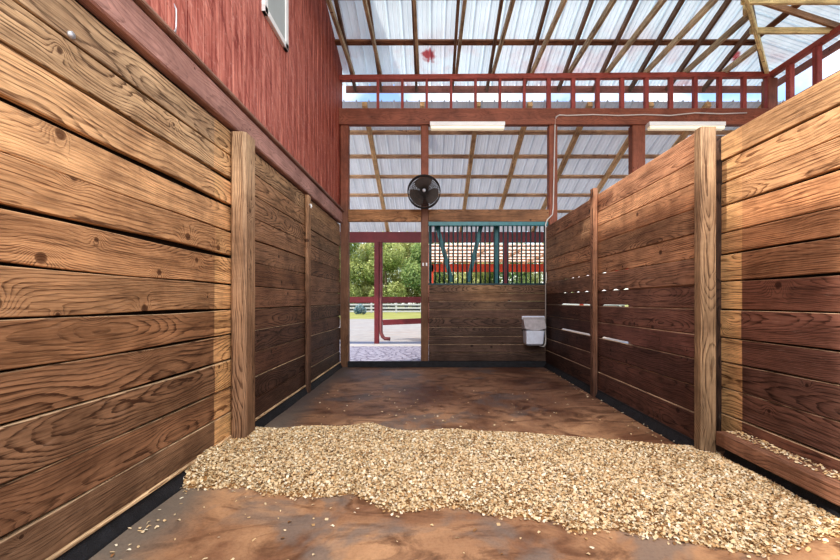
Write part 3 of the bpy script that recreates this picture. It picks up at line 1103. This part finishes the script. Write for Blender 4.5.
def tree(x, y, hgt, r, mi, label, seed, n=9000):
    base = (x, y, -.06)
    root = group_root('leafy_tree', base, label, 'tree', 'trees beyond the paddock')
    rr = random.Random(seed)
    m = MB().tube([(x, y, -.06), (x + .1, y, hgt * .3), (x - .1, y + .1, hgt * .75)], [.22, .17, .06], 8)
    m.build('trunk', 'bark', root)
    blobs = []
    for k in range(16):
        zz = rr.uniform(.06, .92)
        w = (1 - abs(zz - .4) * 1.2)
        blobs.append((x + rr.uniform(-1, 1) * r * .75 * w, y + rr.uniform(-1, 1) * r * .6 * w, zz * hgt, r * rr.uniform(.36, .6)))
    V, t = leaves(n, blobs, .14, seed)
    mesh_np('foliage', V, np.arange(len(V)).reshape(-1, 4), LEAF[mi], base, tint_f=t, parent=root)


specs = [(-13.0, 58, 12., 3.2, 1), (-9.4, 57, 11.4, 3.0, 2), (-6.6, 58, 11.8, 3.1, 0), (-1.9, 58, 12., 3.2, 1), (-14.5, 52, 10.5, 3.2, 2), (-10.6, 50, 10.4, 2.6, 0), (-8.2, 53, 9.3, 2.5, 1), (-5.6, 50, 10.2, 2.7, 0), (-3.2, 54, 10.5, 2.7, 1), (-.9, 50, 10., 2.5, 2),
         (1.6, 52, 9., 2.8, 0), (4.8, 51, 8., 2.8, 1), (8.0, 53, 9., 3., 0), (11.4, 50, 8.5, 3., 2), (14.8, 52, 9., 3.2, 1)]
specs.sort()
ORDT = ORD + ['fourteenth', 'fifteenth']
for i, (x, y, hh, r, mi) in enumerate(specs):
    where = ' leafy tree from the left beyond the white paddock fence'
    tree(x, y, hh, r, mi, ORDT[i] + where, 100 + i)
bx = at(360, 309, 36)
V, t = leaves(500, [(bx.x, 36, .45, .42), (bx.x - .3, 36.1, .3, .3), (bx.x + .3, 36, .3, .3)], .09, 5)
o = mesh_np('shrub', V, np.arange(len(V)).reshape(-1, 4), M['bluebush'], (bx.x, 36, -.06), tint_f=t)
tag(o, 'low blue grey shrub in front of the white paddock fence', 'shrub')

# ------------------------------------------------------------------ wood shavings on the floor
outline = [(254, 434), (275, 431), (300, 429), (350, 428), (375, 426), (400, 433), (450, 432), (500, 434), (560, 438), (620, 444), (680, 447), (716, 448),
           (745, 470), (800, 498), (850, 522), (870, 545), (840, 538), (820, 538), (806, 546), (772, 556), (740, 554), (700, 546), (660, 539), (640, 537), (612, 530),
           (590, 532), (575, 534), (555, 522), (520, 518), (490, 516), (455, 508), (440, 507), (420, 512), (390, 513), (374, 505), (350, 495), (325, 498),
           (295, 498), (280, 496), (262, 494), (242, 488), (215, 489), (176, 489), (186, 470), (202, 452), (222, 440), (240, 440)]
poly = np.array([[(px - VX) / F * (F * H / (py - VY)), F * H / (py - VY)] for px, py in outline])
poly[:, 0] = np.where(poly[:, 0] < -1.45, -1.9, np.minimum(poly[:, 0], 2.2))


def sdist(P):
    A = poly
    B = np.roll(poly, -1, 0)
    d2 = np.full(len(P), 1e9)
    ins = np.zeros(len(P), bool)
    for a, b in zip(A, B):
        ab = b - a
        tt = np.clip(((P - a) @ ab) / (ab @ ab + 1e-12), 0, 1)
        q = a + tt[:, None] * ab
        d2 = np.minimum(d2, ((P - q) ** 2).sum(1))
        c = ((a[1] > P[:, 1]) != (b[1] > P[:, 1]))
        xx = a[0] + (P[:, 1] - a[1]) / (b[1] - a[1] + 1e-12) * ab[0]
        ins ^= c & (P[:, 0] < xx)
    return np.sqrt(d2) * np.where(ins, 1, -1)


def hmap(P):
    d = sdist(P)
    n = .5 + .25 * np.sin(P[:, 0] * 5.1 + 1) * np.sin(P[:, 1] * 6.3) + .25 * np.sin(P[:, 0] * 11 + P[:, 1] * 9)
    h = .075 * (1 - np.exp(-np.maximum(d, 0) / .10)) * (.65 + .5 * n)
    h = h + .028 * np.exp(-(P[:, 0] + 1.575) / .16) * np.clip(d / .10, 0, 1)
    return h, d


nx, ny = 170, 90
gx, gy = np.meshgrid(np.linspace(-1.575, 2.22, nx), np.linspace(1.75, 3.8, ny))
P = np.c_[gx.ravel(), gy.ravel()]
h, d = hmap(P)
h = np.where(d > 0, h - .006, -.02)
V0 = np.c_[P, h]
ii = np.arange(nx * ny).reshape(ny, nx)
Q0 = np.stack([ii[:-1, :-1], ii[:-1, 1:], ii[1:, 1:], ii[1:, :-1]], -1).reshape(-1, 4)
keep = (d.reshape(-1)[Q0] > -.02).any(1)
Q0 = Q0[keep]
T0 = np.tile(np.array(srgb(160, 122, 80)), (len(V0), 1))
used = np.unique(Q0)
rem = -np.ones(len(V0), int)
rem[used] = np.arange(len(used))
V0, T0, Q0 = V0[used], T0[used], rem[Q0]


def flakes(C, r, smin, smax, tilt):
    n = len(C)
    an = r.uniform(0, 2 * np.pi, n)
    up = np.c_[r.normal(0, tilt, (n, 2)), np.ones(n)]
    up /= np.linalg.norm(up, axis=1)[:, None]
    a = np.c_[np.cos(an), np.sin(an), np.zeros(n)]
    a -= up * (a * up).sum(1)[:, None]
    a /= np.linalg.norm(a, axis=1)[:, None]
    b = np.cross(up, a)
    L = r.uniform(smin, smax, n)[:, None] / 2
    W = L * r.uniform(.4, .85, n)[:, None]
    cu = (L * r.uniform(-.1, .6, n)[:, None])
    sk = r.uniform(-.3, .3, n)[:, None] * L
    v = [C - a * L - b * W * .7, C - b * W + up * cu + a * sk, C + a * L * .9 - b * W * .6, C + a * L + b * W * .7, C + b * W + up * cu - a * sk, C - a * L * .9 + b * W * .8]
    V = np.stack(v, 1).reshape(-1, 3)
    k = np.arange(n)[:, None] * 6
    Q = np.concatenate([k + np.array([[0, 1, 4, 5]]), k + np.array([[1, 2, 3, 4]])])
    base = np.array([srgb(222, 200, 164), srgb(208, 179, 138), srgb(188, 153, 110), srgb(234, 222, 196), srgb(140, 104, 70), srgb(216, 191, 152)])
    ci = r.choice(6, n, p=[.26, .26, .13, .16, .04, .15])
    T = base[ci] * r.uniform(.85, 1.1, n)[:, None]
    return V, Q, np.repeat(np.clip(T, 0, 1), 6, 0)


n = 170000
C = np.c_[rng.uniform(-1.572, 2.2, n), rng.uniform(1.75, 3.8, n)]
h, d = hmap(C)
edge = np.where(d > .02, 1, np.where(d > -.05, np.exp((d - .02) / .014), 0))
k = rng.uniform(size=n) < edge
C, h = C[k], h[k]
C3 = np.c_[C, np.maximum(h, .004) + rng.uniform(-.004, .010, len(C))]
V1, Q1, T1 = flakes(C3, rng, .008, .025, .55)
V = np.concatenate([V0, V1])
Q = np.concatenate([Q0, Q1 + len(V0)])
T = np.concatenate([T0, T1])
o = mesh_np('wood_shavings', V, Q, M['shav'], (.3, 2.7, 0), tints=T)
tag(o, 'broad pale bank of wood shavings spread across the stall floor', 'shavings', kind='stuff')
# stray flakes on floor and on the ledges
C = [np.c_[rng.uniform(-1.4, 2.0, 420), 1.4 + 3.8 * rng.uniform(size=420) ** 1.3, np.full(420, .004)],
     np.c_[rng.uniform(2.14, 2.245, 700), rng.uniform(1.2, 2.9, 700), rng.uniform(.217, .224, 700)],
     np.c_[rng.normal(-1.45, .05, 90), rng.uniform(1.3, 3.1, 90), np.full(90, .006)],
     np.c_[rng.uniform(1.9, 2.0, 60), rng.uniform(3.1, 6.5, 60), np.full(60, .014)]]
C = np.concatenate(C)
V, Q, T = flakes(C, rng, .010, .026, .2)
V[:, 2] = np.maximum(V[:, 2], .002)
o = mesh_np('stray_shavings', V, Q, M['shav'], (.3, 2.7, 0), tints=T)
tag(o, 'scattered stray shavings dotting the floor and the kick board', 'shavings', kind='stuff')

# ------------------------------------------------------------------ light
sun = bpy.data.lights.new('sun', 'SUN')
sun.energy = 3.6
sun.angle = math.radians(1.0)
sun.color = (1, .95, .86)
so = bpy.data.objects.new('sun', sun)
COL.objects.link(so)
so.rotation_euler = Vector((.62, .42, -.80)).to_track_quat('-Z', 'Y').to_euler()

ar = bpy.data.lights.new('loft_light', 'AREA')  # added fill lamp, unseen behind the camera, brightens the stall
ar.shape = 'RECTANGLE'
ar.size, ar.size_y = 5., 4.
ar.energy = 400
ar.color = (1., .95, .88)
ao = bpy.data.objects.new('loft_light', ar)
COL.objects.link(ao)
ao.location = (1.0, -1.5, 5.2)
ao.rotation_euler = (math.radians(38), 0, 0)

wld = bpy.data.worlds.new('sky')
scn.world = wld
wld.use_nodes = True
nt = wld.node_tree
nt.nodes.clear()
wo = nt.nodes.new('ShaderNodeOutputWorld')
bg = nt.nodes.new('ShaderNodeBackground')
sky = nt.nodes.new('ShaderNodeTexSky')
sky.sky_type = 'NISHITA'
sky.sun_disc = False
sky.sun_elevation = math.radians(48)
sky.sun_rotation = math.radians(235)
tc = nt.nodes.new('ShaderNodeTexCoord')
nz = nt.nodes.new('ShaderNodeTexNoise')
nz.inputs['Scale'].default_value = 4.5
nz.inputs['Detail'].default_value = 6
cr = nt.nodes.new('ShaderNodeValToRGB')
cr.color_ramp.elements[0].position = .42
cr.color_ramp.elements[1].position = .58
mx = nt.nodes.new('ShaderNodeMix')
mx.data_type = 'RGBA'
mul = nt.nodes.new('ShaderNodeMix')
mul.data_type = 'RGBA'
mul.blend_type = 'MULTIPLY'
mul.inputs[0].default_value = 1.
mul.inputs[7].default_value = (.22, .22, .22, 1)
nt.links.new(tc.outputs['Generated'], nz.inputs['Vector'])
nt.links.new(nz.outputs[0], cr.inputs[0])
nt.links.new(cr.outputs[0], mx.inputs[0])
nt.links.new(sky.outputs[0], mul.inputs[6])
nt.links.new(mul.outputs[2], mx.inputs[6])
mx.inputs[7].default_value = (1.0, 1.0, 1.0, 1)
nt.links.new(mx.outputs[2], bg.inputs[0])
bg.inputs[1].default_value = 1.5
nt.links.new(bg.outputs[0], wo.inputs[0])

# ------------------------------------------------------------------ camera
cam = bpy.data.cameras.new('camera')
cam.sensor_width = 36
cam.lens = F / 840 * 36
cam.shift_x = -(VX - 420) / 840
cam.shift_y = (VY - 280) / 840
cam.clip_start = .05
cam.clip_end = 400
co = bpy.data.objects.new('camera', cam)
COL.objects.link(co)
co.location = (0, 0, H)
co.rotation_euler = (math.pi / 2, 0, 0)
scn.camera = co
scn.view_settings.view_transform = 'Standard'
scn.view_settings.look = 'Medium High Contrast'
scn.view_settings.exposure = 0.0
for o in list(bpy.data.objects):
    if '_b' in o:
        del o['_b']
